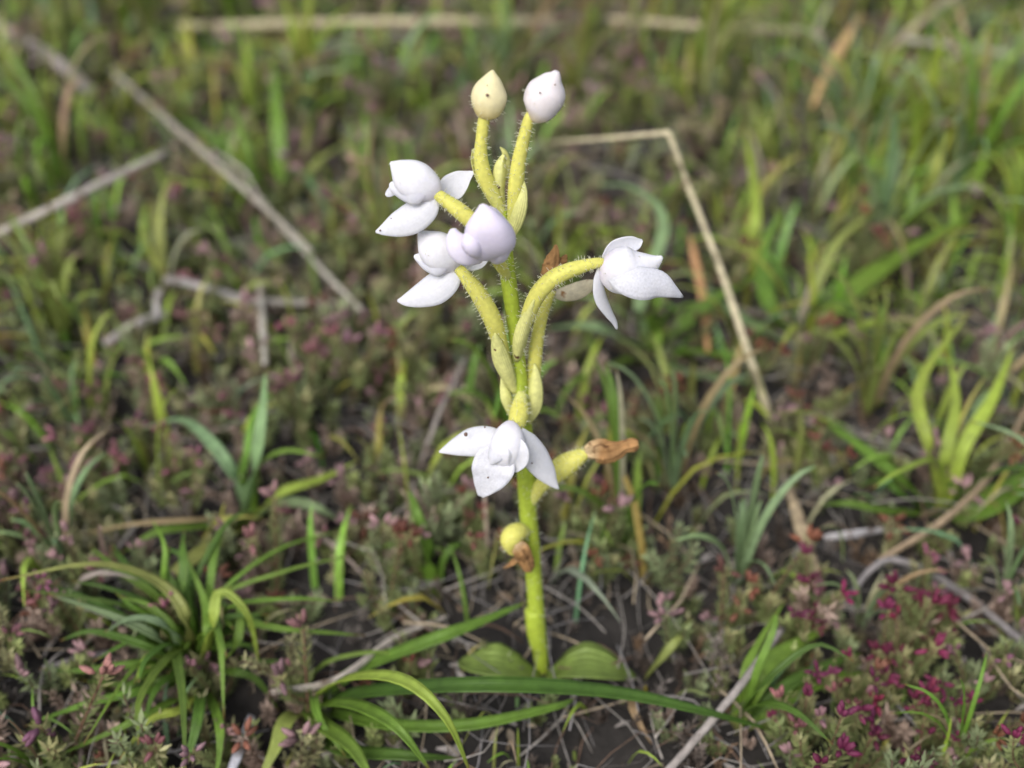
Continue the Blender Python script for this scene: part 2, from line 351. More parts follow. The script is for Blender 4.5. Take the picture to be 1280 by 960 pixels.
vpetal('lip', [(760, 342, -.45, 6), (777, 350, -.66, 16), (800, 354, -.70, 21), (823, 356, -.60, 18.5), (840, 364, -.52, 9.5), (853, 371, -.38, 1.5)], 'lip', fD, roll=0, cup=.3)
vpetal('sepal', [(755, 325, -.1, 6), (768, 312, .02, 12), (784, 306, .06, 12), (796, 303, .08, 8), (803, 300, .08, 1.5)], 'petal', fD, roll=16, cup=-.3)
vpetal('sepal', [(751, 334, -.3, 4), (748, 352, -.38, 7), (752, 372, -.4, 10), (761, 390, -.36, 7), (768, 402, -.3, 4), (771, 411, -.28, 1.5)], 'petal', fD, roll=-38, cup=.3)

# E, fading flower behind D
vtube('ovary', [(660, 525, .02, 7), (664, 500, .08, 13), (667, 470, .14, 10.5), (670, 435, .18, 10), (675, 405, .22, 9), (682, 380, .28, 8.5), (690, 362, .32, 7)], 'ovary', n=50, hair=330)
vpetal('bract', [(657, 530, -.1, 6), (665, 510, -.12, 13), (668, 488, -.1, 12), (669, 468, -.05, 7), (668, 454, 0, 1.2)], 'bract', orch, roll=-12, cup=.7)
fE = vtube('withered_flower', [(692, 362, .3, 5), (688, 345, .34, 11), (690, 328, .36, 9), (694, 315, .38, 5), (695, 306, .38, 1.5)], 'withered', n=26, sides=26, wob=.09, lobes=(.2, 5, 0, 3), flat=(1, .6), label='withered brown flower behind the arching one')
vpetal('sepal', [(690, 366, .3, 3), (704, 368, .32, 9), (722, 364, .34, 11), (736, 357, .34, 8), (746, 351, .34, 1.5)], 'withered_pale', fE, roll=10, cup=.4)
vpetal('petal', [(692, 345, .42, 4), (700, 332, .44, 7), (705, 324, .46, 5), (708, 318, .46, 1)], 'withered', fE, roll=20, cup=.4, ruffle=.2)

# F, the open flower facing the camera
vtube('ovary', [(652, 490, -.1, 6), (650, 508, -.3, 13), (648, 522, -.55, 14), (644, 536, -.8, 11), (640, 545, -.95, 8)], 'ovary', n=26, hair=150)
vpetal('bract', [(640, 520, -.12, 5), (634, 500, -.16, 9), (630, 485, -.12, 6), (627, 470, -.06, 1.2)], 'bract', orch, roll=10, cup=.5)
fF = vtube('flower', [(640, 530, -.9, 5), (639, 533, -.95, 11), (637, 542, -1.05, 18), (635, 553, -1.12, 21.5), (632, 564, -1.16, 21), (628, 575, -1.18, 15), (625, 583, -1.18, 4)], 'hood', n=28, sides=30, lobes=(.05, 3, .3, .6),
           label='open white flower facing forward with three spread petals')
vpetal('sepal', [(632, 549, -1.0, 9), (612, 549, -1.02, 17), (590, 552, -1.0, 18.5), (570, 558, -.98, 12), (558, 562, -.96, 6), (549, 565, -.95, 1)], 'petal', fF, roll=10, cup=.3)
vpetal('sepal', [(648, 540, -1.0, 8), (658, 555, -1.02, 16), (671, 573, -1.02, 17.5), (684, 592, -1.0, 13), (692, 604, -.98, 6), (698, 611, -.96, 1)], 'petal', fF, roll=-10, cup=.3)
vpetal('lip', [(630, 560, -1.15, 10), (622, 574, -1.28, 25), (615, 588, -1.34, 26), (609, 602, -1.34, 19), (604, 613, -1.32, 10), (601, 620, -1.3, 3.5)], 'lip', fF, roll=4, cup=-.12, ruffle=.045)
vpetal('petal', [(640, 548, -1.2, 7), (646, 562, -1.34, 13), (647, 574, -1.36, 13), (644, 584, -1.34, 7), (641, 589, -1.32, 1.5)], 'petal', fF, roll=-8, cup=-.35)
vpetal('petal', [(630, 552, -1.2, 6), (622, 562, -1.34, 11), (617, 572, -1.38, 10), (614, 580, -1.36, 2)], 'petal', fF, roll=20, cup=.4)
specks(fF, [(582, 543, -1.08, 3.2), (606, 534, -1.06, 1.5), (610, 597, -1.4, 1.6), (665, 579, -1.1, 1.2)])

# G, the lower right ovary with its withered flower; H, the knob with dry remains
vtube('ovary', [(662, 634, 0, 6), (668, 620, -.06, 9), (677, 606, -.12, 11), (690, 594, -.15, 15), (706, 582, -.15, 17), (722, 572, -.15, 13), (734, 566, -.15, 7)], 'ovary', n=40, hair=300)
vtube('withered_flower', [(732, 566, -.15, 7), (745, 563, -.15, 13), (758, 565, -.16, 13.5), (770, 563, -.16, 11), (781, 558, -.15, 7.5), (792, 556, -.15, 8), (798, 555, -.15, 5)], 'withered', n=44, sides=32, wob=.06, lobes=(.2, 6, 0, 4), flat=(1, .75), label='shrivelled brown flower at the end of the plump ovary')
vtube('ovary', [(660, 664, -.02, 6), (652, 664, -.2, 12), (643, 667, -.35, 15), (637, 675, -.42, 14), (638, 685, -.42, 9), (642, 692, -.42, 5)], 'ovary', n=26, hair=110)
fH = vtube('withered_flower', [(644, 678, -.45, 6), (651, 686, -.5, 10), (656, 697, -.5, 9), (660, 708, -.48, 7), (662, 713, -.46, 4)], 'withered', n=26, sides=26, wob=.07, lobes=(.2, 5, 1, 3), label='dry brown flower remains hanging by the small knob')
vpetal('petal', [(650, 695, -.5, 4), (642, 702, -.52, 4), (634, 708, -.52, 2), (629, 710, -.52, .8)], 'withered', fH, roll=20, cup=.3)

# basal leaves
def gleaf(name, ctrl, mat, parent, cup=.3, across=8, label=None):
    pts = []
    for (x, y, z, hw) in ctrl:
        p = G(x, y, z); pts.append([*p, px2cm(hw, p)])
    s = spline(pts, 24); T = unit(np.gradient(s[:, :3], axis=0)); side = np.cross(T, [0, 0.25, 1])
    g = Geo(); ribbon(g, s[:, :3], np.maximum(s[:, 3], .01), side, across, cup, thick=.03)
    o = link(name, g.mesh(name, M[mat]), parent)
    if label: o['label'] = label
    return o
gleaf('leaf', [(678, 846, .1, 9), (655, 838, .5, 26), (625, 832, .7, 33), (595, 828, .65, 26), (575, 825, .5, 4)], 'basal', orch)
gleaf('leaf', [(682, 846, .1, 9), (705, 836, .45, 26), (735, 832, .6, 34), (768, 838, .5, 26), (795, 846, .35, 4)], 'basal', orch)

# ------------------------------------------------------------------ hero grass tufts
GREEN, LIME, BLUE, DARK, OLIVE = (.17, .29, .04), (.34, .44, .07), (.25, .36, .17), (.10, .19, .028), (.30, .35, .09)
STRAW, GREY, TAN, BROWN, PALE = (.44, .38, .25), (.30, .27, .24), (.40, .29, .16), (.22, .13, .08), (.44, .41, .35)
def jit(c, a=.12):
    k = 1+random.uniform(-a, a); return tuple(min(1, x*k*(1+random.uniform(-a, a)*.5)) for x in c)
def blade_pts(l, lean, az):
    o = np.array([math.cos(az), math.sin(az), 0]); return [np.array([0, 0, -.1]), o*l*lean*.3+[0, 0, l*.5], o*l*lean*.75+[0, 0, l*.85*(1-.3*lean)], o*l*lean*1.2+[0, 0, l*(1-.55*lean)]]
def blade_geo(pts, hw, n=18, cup=.35, taper=(.35, .5), side=None):
    s = spline(pts, n); t = np.linspace(0, 1, n)
    w_ = hw*np.minimum(1, taper[0]*1.6+t/.25)*np.clip((1-t)/taper[1], 0.03, 1)**.75
    T = unit(np.gradient(s, axis=0)); sd_ = np.cross(T, [0.0, 0.15, 1.0]) if side is None else np.broadcast_to(side, T.shape)
    g = Geo(); ribbon(g, s, w_, sd_, 4, cup, thick=.02); return g
CLEAR = []
def tuft(name, base, blades, label, cat='grass', extra=3):
    b = G(base[0], base[1], 0); t = link(name, None, loc=b); tag(t, label, cat)
    for (pl, wpx, col) in blades:
        pts = [b+np.array([random.uniform(-.15, .15), random.uniform(-.1, .1), -.1])]+[G(*q) for q in pl]
        if base[1] < 700: CLEAR.extend(spline([q[:2] for q in pl], 8))
        hw = px2cm(wpx/2, pts[len(pts)//2])
        o = link('blade', blade_geo([p-b for p in pts], hw).mesh('blade', M['blade']), t, color=jit(col))
    for _ in range(extra):
        a = random.uniform(0, 6.28); l = random.uniform(1.6, 3.6)
        link('blade', blade_geo([q+np.array([random.uniform(-.2, .2), random.uniform(-.2, .2), 0]) for q in blade_pts(l, random.uniform(.35, .95), a)], random.uniform(.05, .10), n=12).mesh('blade', M['blade']), t, color=jit(random.choice([GREEN, DARK, GREEN, DARK, GREEN, LIME]), .2))
    return t
tuft('grass_tuft', (245, 845), [
    ([(180, 790, 1.2), (95, 745, 1.5), (40, 730, 1.0)], 15, DARK), ([(200, 800, 1.6), (140, 770, 2.0), (60, 742, 1.9)], 14, BLUE), ([(190, 830, 1), (110, 838, 1.2), (50, 836, .7)], 14, GREEN),
    ([(200, 860, 1), (110, 880, 1.3), (30, 908, .6)], 15, GREEN), ([(235, 780, 1.8), (200, 730, 2.4), (120, 705, 2.6), (0, 725, 2.0)], 16, OLIVE), ([(265, 790, 2), (275, 740, 2.6), (310, 770, 2.2), (325, 840, 1)], 14, LIME),
    ([(260, 770, 1.8), (275, 800, 2), (280, 900, 1.2)], 12, GREEN), ([(210, 880, 1), (150, 910, 1.2), (60, 950, .6)], 14, GREEN), ([(250, 880, 1), (240, 930, 1), (215, 985, .5)], 14, DARK),
    ([(225, 800, 1.5), (190, 760, 2), (150, 745, 2)], 13, GREEN), ([(260, 800, 1.6), (255, 750, 2), (230, 690, 2.4)], 12, GREEN), ([(285, 840, 1), (320, 850, 1), (350, 890, .5)], 13, DARK),
    ([(200, 815, 1.4), (120, 790, 1.6), (75, 800, 1.2)], 13, DARK), ([(215, 790, 1.8), (170, 772, 2.2), (130, 790, 1.9)], 12, BLUE), ([(220, 850, .9), (160, 856, 1), (100, 850, .7)], 13, DARK),
    ([(230, 885, 1.1), (190, 900, 1.4), (150, 948, 1)], 15, LIME), ([(270, 890, 1), (275, 930, 1.2), (268, 985, .8)], 12, GREEN), ([(290, 815, 1.4), (300, 770, 1.8), (285, 730, 2)], 12, GREEN)],
    'dense fine-bladed dark green grass tuft lying over grey sticks', extra=48)
tuft('grass_tuft', (385, 880), [
    ([(450, 838, 1), (540, 802, 1.3), (600, 778, 1.3), (665, 750, 1.0)], 24, GREEN), ([(450, 868, 1.4), (600, 858, 2.0), (760, 866, 1.8), (880, 890, 1.2), (985, 918, .4)], 26, DARK),
    ([(430, 850, 2.0), (500, 850, 2.6), (555, 895, 2.4), (590, 970, 1.5)], 20, LIME), ([(430, 880, 1.6), (490, 905, 2.0), (540, 965, 1.4)], 22, GREEN), ([(400, 905, 1.3), (440, 935, 1.5), (470, 985, 1.2)], 24, GREEN),
    ([(360, 900, 1), (345, 935, 1.1), (320, 985, .6)], 22, OLIVE), ([(470, 905, 1), (580, 908, 1.2), (690, 885, 1.2), (720, 872, 1)], 20, GREEN), ([(420, 935, .8), (500, 945, 1), (580, 948, .7)], 24, DARK)],
    'broad-bladed green tuft sending long arching leaves past the orchid base')
tuft('grass_tuft', (312, 645), [
    ([(295, 600, 1.4), (265, 555, 1.8), (225, 525, 1.8), (170, 538, 1.2)], 18, BLUE), ([(318, 590, 1.6), (328, 520, 2.4), (332, 460, 2.8)], 17, BLUE), ([(350, 630, 1), (395, 635, 1.2), (430, 655, .7)], 20, BLUE),
    ([(280, 655, .8), (200, 665, 1.2), (150, 692, .7)], 20, GREEN), ([(270, 680, .8), (220, 715, 1.0), (185, 738, .5)], 24, OLIVE), ([(350, 618, .8), (400, 600, 1), (450, 575, .7)], 17, LIME),
    ([(250, 650, 1), (170, 655, 1.3), (100, 668, .9)], 10, TAN)],
    'bluish green star-shaped grass tuft with a tall straight blade')
tuft('grass_tuft', (810, 440), [
    ([(770, 420, 1.2), (730, 408, 1.4), (675, 412, .9)], 24, BLUE), ([(850, 410, 1.2), (900, 370, 1.4), (985, 325, 1.6)], 22, GREEN), ([(860, 440, .6), (930, 448, .8), (980, 460, .4)], 16, GREEN),
    ([(850, 465, .5), (905, 475, .8), (950, 480, .4)], 18, BLUE), ([(800, 380, 1.6), (830, 280, 2.6), (790, 235, 3.0), (735, 232, 2.6)], 15, BLUE), ([(760, 460, .8), (715, 480, 1.1), (690, 530, .6)], 12, GREEN), ([(815, 400, 1.2), (822, 370, 1.8), (812, 330, 2.2)], 18, GREEN)],
    'pale bluish grass tuft with broad spreading blades behind the arching flower')
tuft('grass_tuft', (1175, 640), [
    ([(1120, 595, .9), (1060, 548, 1.2), (1020, 520, .8)], 19, GREEN), ([(1200, 570, 1.5), (1240, 500, 2.2), (1268, 430, 2.4)], 19, LIME), ([(1182, 570, 1.5), (1195, 500, 2.2), (1185, 440, 2.4)], 15, LIME),
    ([(1110, 640, .8), (1060, 630, 1), (1020, 632, .6)], 17, GREEN), ([(1220, 640, .8), (1290, 600, 1), (1350, 575, .8)], 40, GREEN), ([(1160, 560, 1.6), (1150, 480, 2.4), (1215, 385, 2.6)], 18, LIME), ([(1130, 620, .7), (1100, 600, .8), (1070, 610, .5)], 14, DARK)],
    'yellow-green grass tuft with upright broad blades and a dry orange tip')
tuft('grass_tuft', (1000, 430), [
    ([(1060, 370, 1.0), (1120, 325, 1.4), (1225, 262, 1.6)], 30, GREEN), ([(1020, 360, 1.4), (1050, 300, 2), (1105, 255, 2)], 14, OLIVE), ([(960, 380, 1.3), (955, 310, 2.2), (985, 255, 2.4)], 20, GREEN), ([(1040, 420, .8), (1120, 400, 1), (1190, 420, .5)], 16, LIME),
    ([(940, 330, 1.4), (945, 260, 2.2), (930, 150, 2.4)], 18, LIME), ([(930, 400, .8), (880, 360, 1.2), (850, 330, 1)], 16, BLUE)],
    'tall fresh green grass tuft with one long blade leaning over the litter', extra=8)
tuft('grass_tuft', (925, 905), [
    ([(950, 850, .9), (980, 815, 1.2), (1035, 785, .8)], 30, GREEN), ([(980, 860, .8), (1040, 830, 1), (1080, 815, .6)], 18, DARK), ([(985, 875, .6), (1050, 845, .9), (1110, 840, .5)], 18, GREEN), ([(990, 905, .5), (1050, 915, .6), (1085, 915, .3)], 22, OLIVE),
    ([(930, 850, .8), (945, 810, 1.1), (985, 745, 1)], 12, GREEN)],
    'low dark green grass tuft beside the grey stick')
tuft('grass_tuft', (545, 745), [([(535, 690, 1.2), (520, 640, 1.8), (510, 610, 1.6)], 17, GREEN), ([(520, 700, .8), (490, 680, 1), (470, 690, .5)], 12, GREEN), ([(500, 720, .5), (490, 700, .7), (505, 670, .6)], 10, OLIVE), ([(555, 700, .9), (575, 680, 1), (590, 690, .5)], 11, DARK)],
     'small three-bladed green grass shoot left of the orchid stem', extra=0)
tuft('grass_tuft', (800, 850), [([(830, 820, .7), (850, 795, .9), (865, 770, .7)], 12, OLIVE), ([(790, 880, .6), (800, 905, .5), (815, 930, .2)], 10, TAN)], 'thin olive grass shoot right of the orchid leaves', extra=0)
tuft('grass_tuft', (345, 265), [([(350, 200, 1.6), (345, 130, 2.4), (340, 55, 2.6)], 18, GREEN), ([(310, 210, 1.2), (260, 170, 1.5), (215, 140, 1)], 18, GREEN), ([(300, 240, .8), (240, 230, 1), (190, 215, .6)], 14, LIME), ([(380, 230, 1), (400, 200, 1.4), (450, 170, 1)], 14, OLIVE), ([(320, 220, 1.3), (300, 160, 2), (290, 120, 2)], 14, GREEN)],
     'green grass tuft with a tall upright blade beyond the grey stalk')

# ------------------------------------------------------------------ dry stalks, sticks, dead leaves
def stalk(name, ctrl, col, label, cat, flat=None, sides=8, wob=.06, group=None):
    pts = []; CLEAR.extend(spline([c_[:2] for c_ in ctrl], 14))
    ctrl = [(a_, b_, c_+(.45 if b_ < 560 else .1), d_*.66) for a_, b_, c_, d_ in ctrl]
    for (x, y, z, hw) in ctrl:
        p = G(x, y, z); pts.append([*p, px2cm(hw, p)])
    b = np.array(pts[0][:3]); s = spline(pts, 26); g = Geo(); tube(g, s[:, :3]-b, np.maximum(s[:, 3], .012), sides, flat, wob)
    return tag(link(name, g.mesh(name, M['dry']), loc=b, color=col), label, cat, group)
stalk('dry_stalk', [(140, 88, 1.2, 5.5), (220, 160, 1.6, 6.5), (310, 240, 2.0, 6.5), (390, 314, 2.2, 4.5)], (.33, .30, .25), 'long straight grey dry stalk lying slantwise between the grass tufts', 'dry stalk')
stalk('dry_stalk', [(268, 190, 1.0, 3.5), (305, 215, 1.2, 4), (330, 255, 1.2, 4), (400, 335, 1.0, 5), (452, 388, .6, 5)], PALE, 'pale dry stalk lying alongside the long grey one', 'dry stalk')
stalk('dry_stalk', [(-30, 305, 1.6, 7), (60, 262, 1.9, 8), (130, 228, 2, 8), (208, 190, 1.8, 5)], (.40, .36, .32), 'grey dry stalk running out of the pink heath patch', 'dry stalk')
stalk('dry_stalk', [(225, 33, 1.2, 7), (400, 29, 1.3, 8.5), (560, 27, 1.2, 9), (700, 27, 1.1, 7)], STRAW, 'horizontal straw-coloured stalk lying across the far heath', 'dry stalk')
stalk('dry_stalk', [(760, 25, 1.1, 7), (900, 34, 1.2, 7.5), (1030, 42, 1.0, 5)], STRAW, 'straw-coloured stalk lying in the far green grass', 'dry stalk')
stalk('dry_stalk', [(1120, 48, 1.0, 6), (1220, 62, 1.1, 7), (1330, 78, .9, 6)], PALE, 'pale grey stalk half hidden in the far grass', 'dry stalk')
stalk('dead_leaf', [(1015, 135, 1.0, 4), (1030, 100, 1.5, 10), (1052, 58, 2, 10), (1078, 18, 2.2, 3)], (.55, .37, .17), 'tan dead grass blade standing up out of green grass', 'dead leaf', flat=(1, .25))
stalk('dry_stalk', [(690, 178, 3.6, 3), (770, 172, 4.6, 4), (826, 167, 5.2, 5), (838, 172, 5.2, 5.5), (860, 232, 4.4, 5.5), (900, 335, 3.0, 6), (935, 440, 1.4, 7), (962, 520, .2, 8)], (.58, .51, .34), 'sharply bent straw stalk leaning beside the arching flower', 'dry stalk')
stalk('dry_stalk', [(1115, 60, 1, 6), (1150, 28, 1.4, 7), (1200, -10, 1.6, 5)], STRAW, 'short straw stalk leaning in the far grass', 'dry stalk')
stalk('stick', [(-40, 10, .8, 12), (20, 45, .9, 11), (75, 80, .8, 12), (120, 120, .6, 10)], (.27, .24, .22), 'thick grey stick lying at the edge of the far grass', 'stick', wob=.12)
stalk('stick', [(830, 970, .5, 8), (890, 900, .9, 8), (935, 845, 1.0, 8), (978, 785, .9, 7)], (.30, .27, .25), 'straight grey stick propped beside the low grass tuft', 'stick', wob=.1)
stalk('dead_leaf', [(985, 605, .6, 5), (1000, 655, .8, 13), (1018, 715, .9, 12), (1035, 785, .5, 4)], (.42, .33, .21), 'broad tan dead leaf lying upright against dark soil', 'dead leaf', flat=(1, .2))
stalk('dry_stalk', [(325, 355, .9, 5), (328, 400, .9, 7), (331, 455, .7, 6)], PALE, 'short pale straw piece standing above the bluish tuft', 'dry stalk')
stalk('stick', [(30, 725, .7, 6), (90, 750, .8, 9), (140, 768, .8, 9), (195, 785, .5, 6)], (.31, .28, .27), 'grey stick under the blades of the dense dark tuft', 'stick', wob=.12)
stalk('stick', [(55, 835, .4, 6), (100, 825, .5, 8), (140, 815, .4, 5)], (.29, .26, .27), 'short grey stick piece under the dense dark tuft', 'stick', wob=.12)
stalk('dead_leaf', [(350, 650, .4, 5), (390, 665, .6, 10), (425, 690, .6, 8), (455, 720, .3, 3)], (.30, .24, .21), 'curved grey-brown dead leaf beside the bluish tuft', 'dead leaf', flat=(1, .25))
stalk('dead_leaf', [(320, 660, .5, 4), (318, 685, .6, 9), (312, 705, .4, 3)], (.45, .34, .2), 'small curled tan leaf under the bluish tuft', 'dead leaf', flat=(1, .3))
stalk('dead_leaf', [(195, 400, .5, 6), (198, 365, .9, 8), (212, 350, 1, 8), (250, 358, .8, 7), (330, 380, .4, 5)], (.33, .31, .30), 'bent grey dead blade in the dry hollow', 'dead leaf', flat=(1, .35))
stalk('dead_leaf', [(130, 430, .4, 6), (170, 405, .6, 9), (210, 392, .4, 6)], (.40, .36, .35), 'pale dead leaf scrap in the dry hollow', 'dead leaf', flat=(1, .3))
stalk('dry_stalk', [(280, 375, .4, 5), (350, 378, .6, 7), (440, 380, .4, 5)], (.38, .35, .31), 'horizontal grey stalk crossing the dry hollow', 'dry stalk')
stalk('twig', [(510, 625, .2, 4), (535, 555, .8, 5), (552, 510, 1.2, 5), (582, 448, 1.6, 4)], (.24, .21, .19), 'slim upright grey twig left of the orchid stem', 'twig', wob=.1)
stalk('dry_stalk', [(340, 865, .9, 7), (420, 850, 1, 9), (490, 800, .9, 8), (560, 770, .6, 4)], (.38, .34, .30), 'pale dry blade under the broad-leaved tuft', 'dry stalk', flat=(1, .4))
stalk('dead_leaf', [(285, 975, .5, 7), (300, 935, .7, 11), (315, 895, .5, 8)], (.46, .46, .50), 'bleached dead leaf lying below the broad-leaved tuft', 'dead leaf', flat=(1, .3))
stalk('dead_leaf', [(385, 935, .3, 4), (405, 945, .5, 9), (425, 935, .3, 5)], (.46, .42, .38), 'small bleached scrap under the arching blades', 'dead leaf', flat=(1, .3))
stalk('dead_leaf', [(1030, 672, .5, 6), (1065, 668, .6, 10), (1105, 662, .4, 5)], (.47, .45, .46), 'bleached scrap lying near the upright-bladed tuft', 'dead leaf', flat=(1, .3))
stalk('dry_stalk', [(1100, 700, .4, 7), (1180, 650, .9, 9), (1240, 590, 1.1, 9), (1290, 500, 1.2, 8)], (.36, .27, .18), 'brownish dead blade leaning beside the upright-bladed tuft', 'dry stalk', flat=(1, .35))
stalk('dead_leaf', [(885, 440, .4, 4), (880, 380, .9, 9), (868, 320, 1.2, 7), (862, 295, 1.3, 3)], (.48, .27, .13), 'orange-brown dead blade behind the bent straw stalk', 'dead leaf', flat=(1, .3))
stalk('stick', [(1050, 760, .4, 5), (1110, 700, .5, 7), (1200, 740, .5, 8), (1300, 820, .4, 8)], (.25, .23, .23), 'bent grey stick among the magenta heath', 'stick', wob=.12)
stalk('dry_stalk', [(100, 960, .4, 5), (104, 900, .5, 6), (106, 860, .6, 5)], (.27, .21, .18), 'brown twig crossing the dense dark tuft', 'twig')

# ------------------------------------------------------------------ density maps (8 x 6 cells of the view)
def dmap(rows):
    a = np.array(rows, float)
    def f(x, y):
        px, py = project(x, y, gz(x, y)); c = np.clip(px/160-.5, 0, 6.999); r = np.clip(py/160-.5, 0, 4.999)
        i, j = r.astype(int), c.astype(int); fr, fc = r-i, c-j
        return (a[i, j]*(1-fr)*(1-fc)+a[i, j+1]*(1-fr)*fc+a[i+1, j]*fr*(1-fc)+a[i+1, j+1]*fr*fc)
    return f
D_GRASS = dmap([[.5, .8, .6, .25, .2, .6, 1, 1], [.6, .75, .35, .1, .1, .5, .9, .9], [.5, .45, .25, .12, .2, .45, .7, .8], [.12, .12, .15, .15, .15, .25, .35, .5], [.12, .1, .12, .15, .12, .06, .15, .25], [.25, .15, .12, .12, .15, .12, .12, .12]])
D_HEATH = dmap([[.5, .4, .6, .9, .9, .5, .2, .2], [.5, .5, .7, 1, .9, .4, .2, .2], [.5, .6, .8, .9, .7, .3, .25, .3], [.8, .9, .9, .9, .7, .45, .5, .35], [.9, .8, .8, .85, .7, .3, .5, .6], [.8, .6, .6, .7, .7, .5, .8, 1]])
def scatter(n, dens, xr=(-26, 26), yr=(-12, 46)):
    out = np.zeros((0, 2))
    while len(out) < n:
        q = np.stack([rng.uniform(*xr, 4000), rng.uniform(*yr, 4000)], 1)
        half = 9+(q[:, 1]+16)*.52
        ok = (np.abs(q[:, 0]) < half) & (rng.uniform(0, 1, 4000) < dens(q[:, 0], q[:, 1])) & (np.hypot(q[:, 0], q[:, 1]) > .7)
        # keep what would stand between the lens and the plant low: nothing tall right in front
        out = np.vstack([out, q[ok]])
    return out[:n]

def hides(x, y, h, wpx=26):
    """would a plant of height h cm standing here grow over one of the lying stalks?"""
    z = float(gz(x, y)); px, py = project(x, y, z); pt = project(x, y, z+h)[1]; c = CL
    return bool(np.any((np.abs(c[:, 0]-px) < wpx) & (c[:, 1] < py+6) & (c[:, 1] > pt-4)))
CL = np.array(CLEAR)
# ------------------------------------------------------------------ heath sprigs
def needles(g, path, n, ln, t0=.1, t1=1.0, c=None):
    T, A, B = frames(path); m = len(path)
    for k in range(n):
        s = (t0+(t1-t0)*(k+rng.uniform())/n)*(m-1); i = min(int(s), m-2); p = path[i]+(path[i+1]-path[i])*(s-i)
        th = k*2.4+rng.uniform(-.4, .4); o = np.cos(th)*A[i]+np.sin(th)*B[i]
        d = unit(o*.8+T[i]*rng.uniform(.35, .9)); l = ln*rng.uniform(.7, 1.25); sd_ = unit(np.cross(d, T[i]))*l*.15
        g.add([p, p+d*l*.5+sd_, p+d*l+T[i]*l*.12, p+d*l*.5-sd_], [(0, 1, 2, 3)], np.full(4, s/(m-1)), None, None if c is None else np.array(c)*rng.uniform(.7, 1.3))
def head_geo(g, p, up, n, sz, c=None):
    for k in range(n):
        d = unit(up*rng.uniform(.3, 1)+rng.normal(0, .55, 3)); q = p+d*sz*rng.uniform(.2, .5)
        pts = np.array([q, q+d*sz*.3, q+d*sz*.7, q+d*sz]); cc = None if c is None else np.clip(np.array(c)*rng.uniform(.65, 1.35), 0, 1)
        tube(g, pts, np.array([.06, .2, .17, .05])*sz*1.15, 5, c=cc)
def sprig_paths(h):
    lean = rng.normal(0, .28, 2); main = spline([[0, 0, -.15], [lean[0]*h*.3, lean[1]*h*.3, h*.4], [lean[0]*h*.8, lean[1]*h*.8, h]], 9)
    br = []
    for k in range(rng.integers(2, 5)):
        i = rng.integers(1, 6); a = rng.uniform(0, 6.28); l = h*rng.uniform(.3, .6); o = np.array([math.cos(a), math.sin(a), 0])
        br.append(spline([main[i], main[i]+o*l*.35+[0, 0, l*.35], main[i]+o*l*.5+[0, 0, l]], 7))
    return main, br
VAR = []
for v_ in range(9):
    h = rng.uniform(1.3, 2.3); main, br = sprig_paths(h); gs, gl = Geo(), Geo()
    for q, r0 in [(main, .035)]+[(b, .024) for b in br]: tube(gs, q, np.linspace(r0, r0*.5, len(q)), 5)
    needles(gl, main, 90, .24)
    for b in br: needles(gl, b, 50, .22)
    hd = []
    for q in [main]+br:
        if q is main or rng.uniform() < .4:
            g = Geo(); head_geo(g, np.zeros(3), unit(q[-1]-q[-2]), rng.integers(4, 8), .27); hd.append((g.mesh('flower_head', M['heath_head']), q[-1]))
    VAR.append((gs.mesh('stem', M['heath_stem']), gl.mesh('leaves', M['heath_leaf']), hd))
DUSTY, MAGENTA, RUST, ROSE = (.34, .21, .22), (.15, .025, .06), (.18, .075, .05), (.26, .12, .14)
KINDS = {'dusty': (DUSTY, 'dusty pink', 'dusty pink heath sprigs'), 'magenta': (MAGENTA, 'magenta', 'magenta heath sprigs'),
         'rust': (RUST, 'rust-red', 'rust red heath sprigs'), 'rose': (ROSE, 'rose pink', 'rose pink heath sprigs')}
MARKS = []          # (x, y, phrase) of the things one can find
def near_mark(x, y):
    m = min(MARKS, key=lambda m: (m[0]-x)**2+(m[1]-y)**2); d = math.hypot(m[0]-x, m[1]-y)
    return ('beside ' if d < 2 else 'near ' if d < 4 else 'away from ')+m[2]
for px_, py_, ph_ in [(680, 850, 'the orchid'), (245, 845, 'the dense dark grass tuft'), (312, 645, 'the bluish star-shaped tuft'), (810, 440, 'the broad pale tuft'), (1175, 640, 'the upright-bladed tuft'),
                      (340, 265, 'the tall upright blade'), (270, 200, 'the long grey stalk'), (110, 240, 'the slanting grey stalk'), (450, 29, 'the horizontal straw stalk'), (900, 300, 'the bent straw stalk'), (1045, 75, 'the tan dead blade'),
                      (1010, 690, 'the broad tan dead leaf'), (545, 530, 'the slim upright twig'), (270, 380, 'the dry hollow'), (1100, 330, 'the long leaning blade'), (900, 890, 'the straight grey stick'), (1120, 790, 'the bent grey stick'), (890, 35, 'the far straw stalk'), (40, 50, 'the thick grey stick'), (1160, 30, 'the short straw stalk')]:
    p_ = G(px_, py_); MARKS.append((p_[0], p_[1], ph_))
NUM = ['no', 'one', 'two', 'three', 'four', 'five', 'six', 'seven', 'eight', 'nine', 'ten']
def sprig(x, y, kind, sc=1.0):
    col, lab, grp = KINDS[kind]; vs_ = VAR[rng.integers(len(VAR))]
    z = float(gz(x, y)); r = link('heath_sprig', None, loc=(x, y, z)); nh = len(vs_[2]); tag(r, '%s%s heath sprig with %s flower %s %s' % ('small ' if sc < .85 else '', lab, NUM[nh], 'head' if nh == 1 else 'heads', near_mark(x, y)), 'heath', grp)
    r.rotation_euler = (0, 0, rng.uniform(0, 6.28)); r.scale = (sc,)*3
    link('stem', vs_[0], r); tag(link('leaves', vs_[1], r), kind='stuff')
    for me, p in vs_[2]: link('flower_head', me, r, loc=p, color=jit(col, .35))
n_ = {'dusty': 0, 'magenta': 0, 'rust': 0, 'rose': 0}
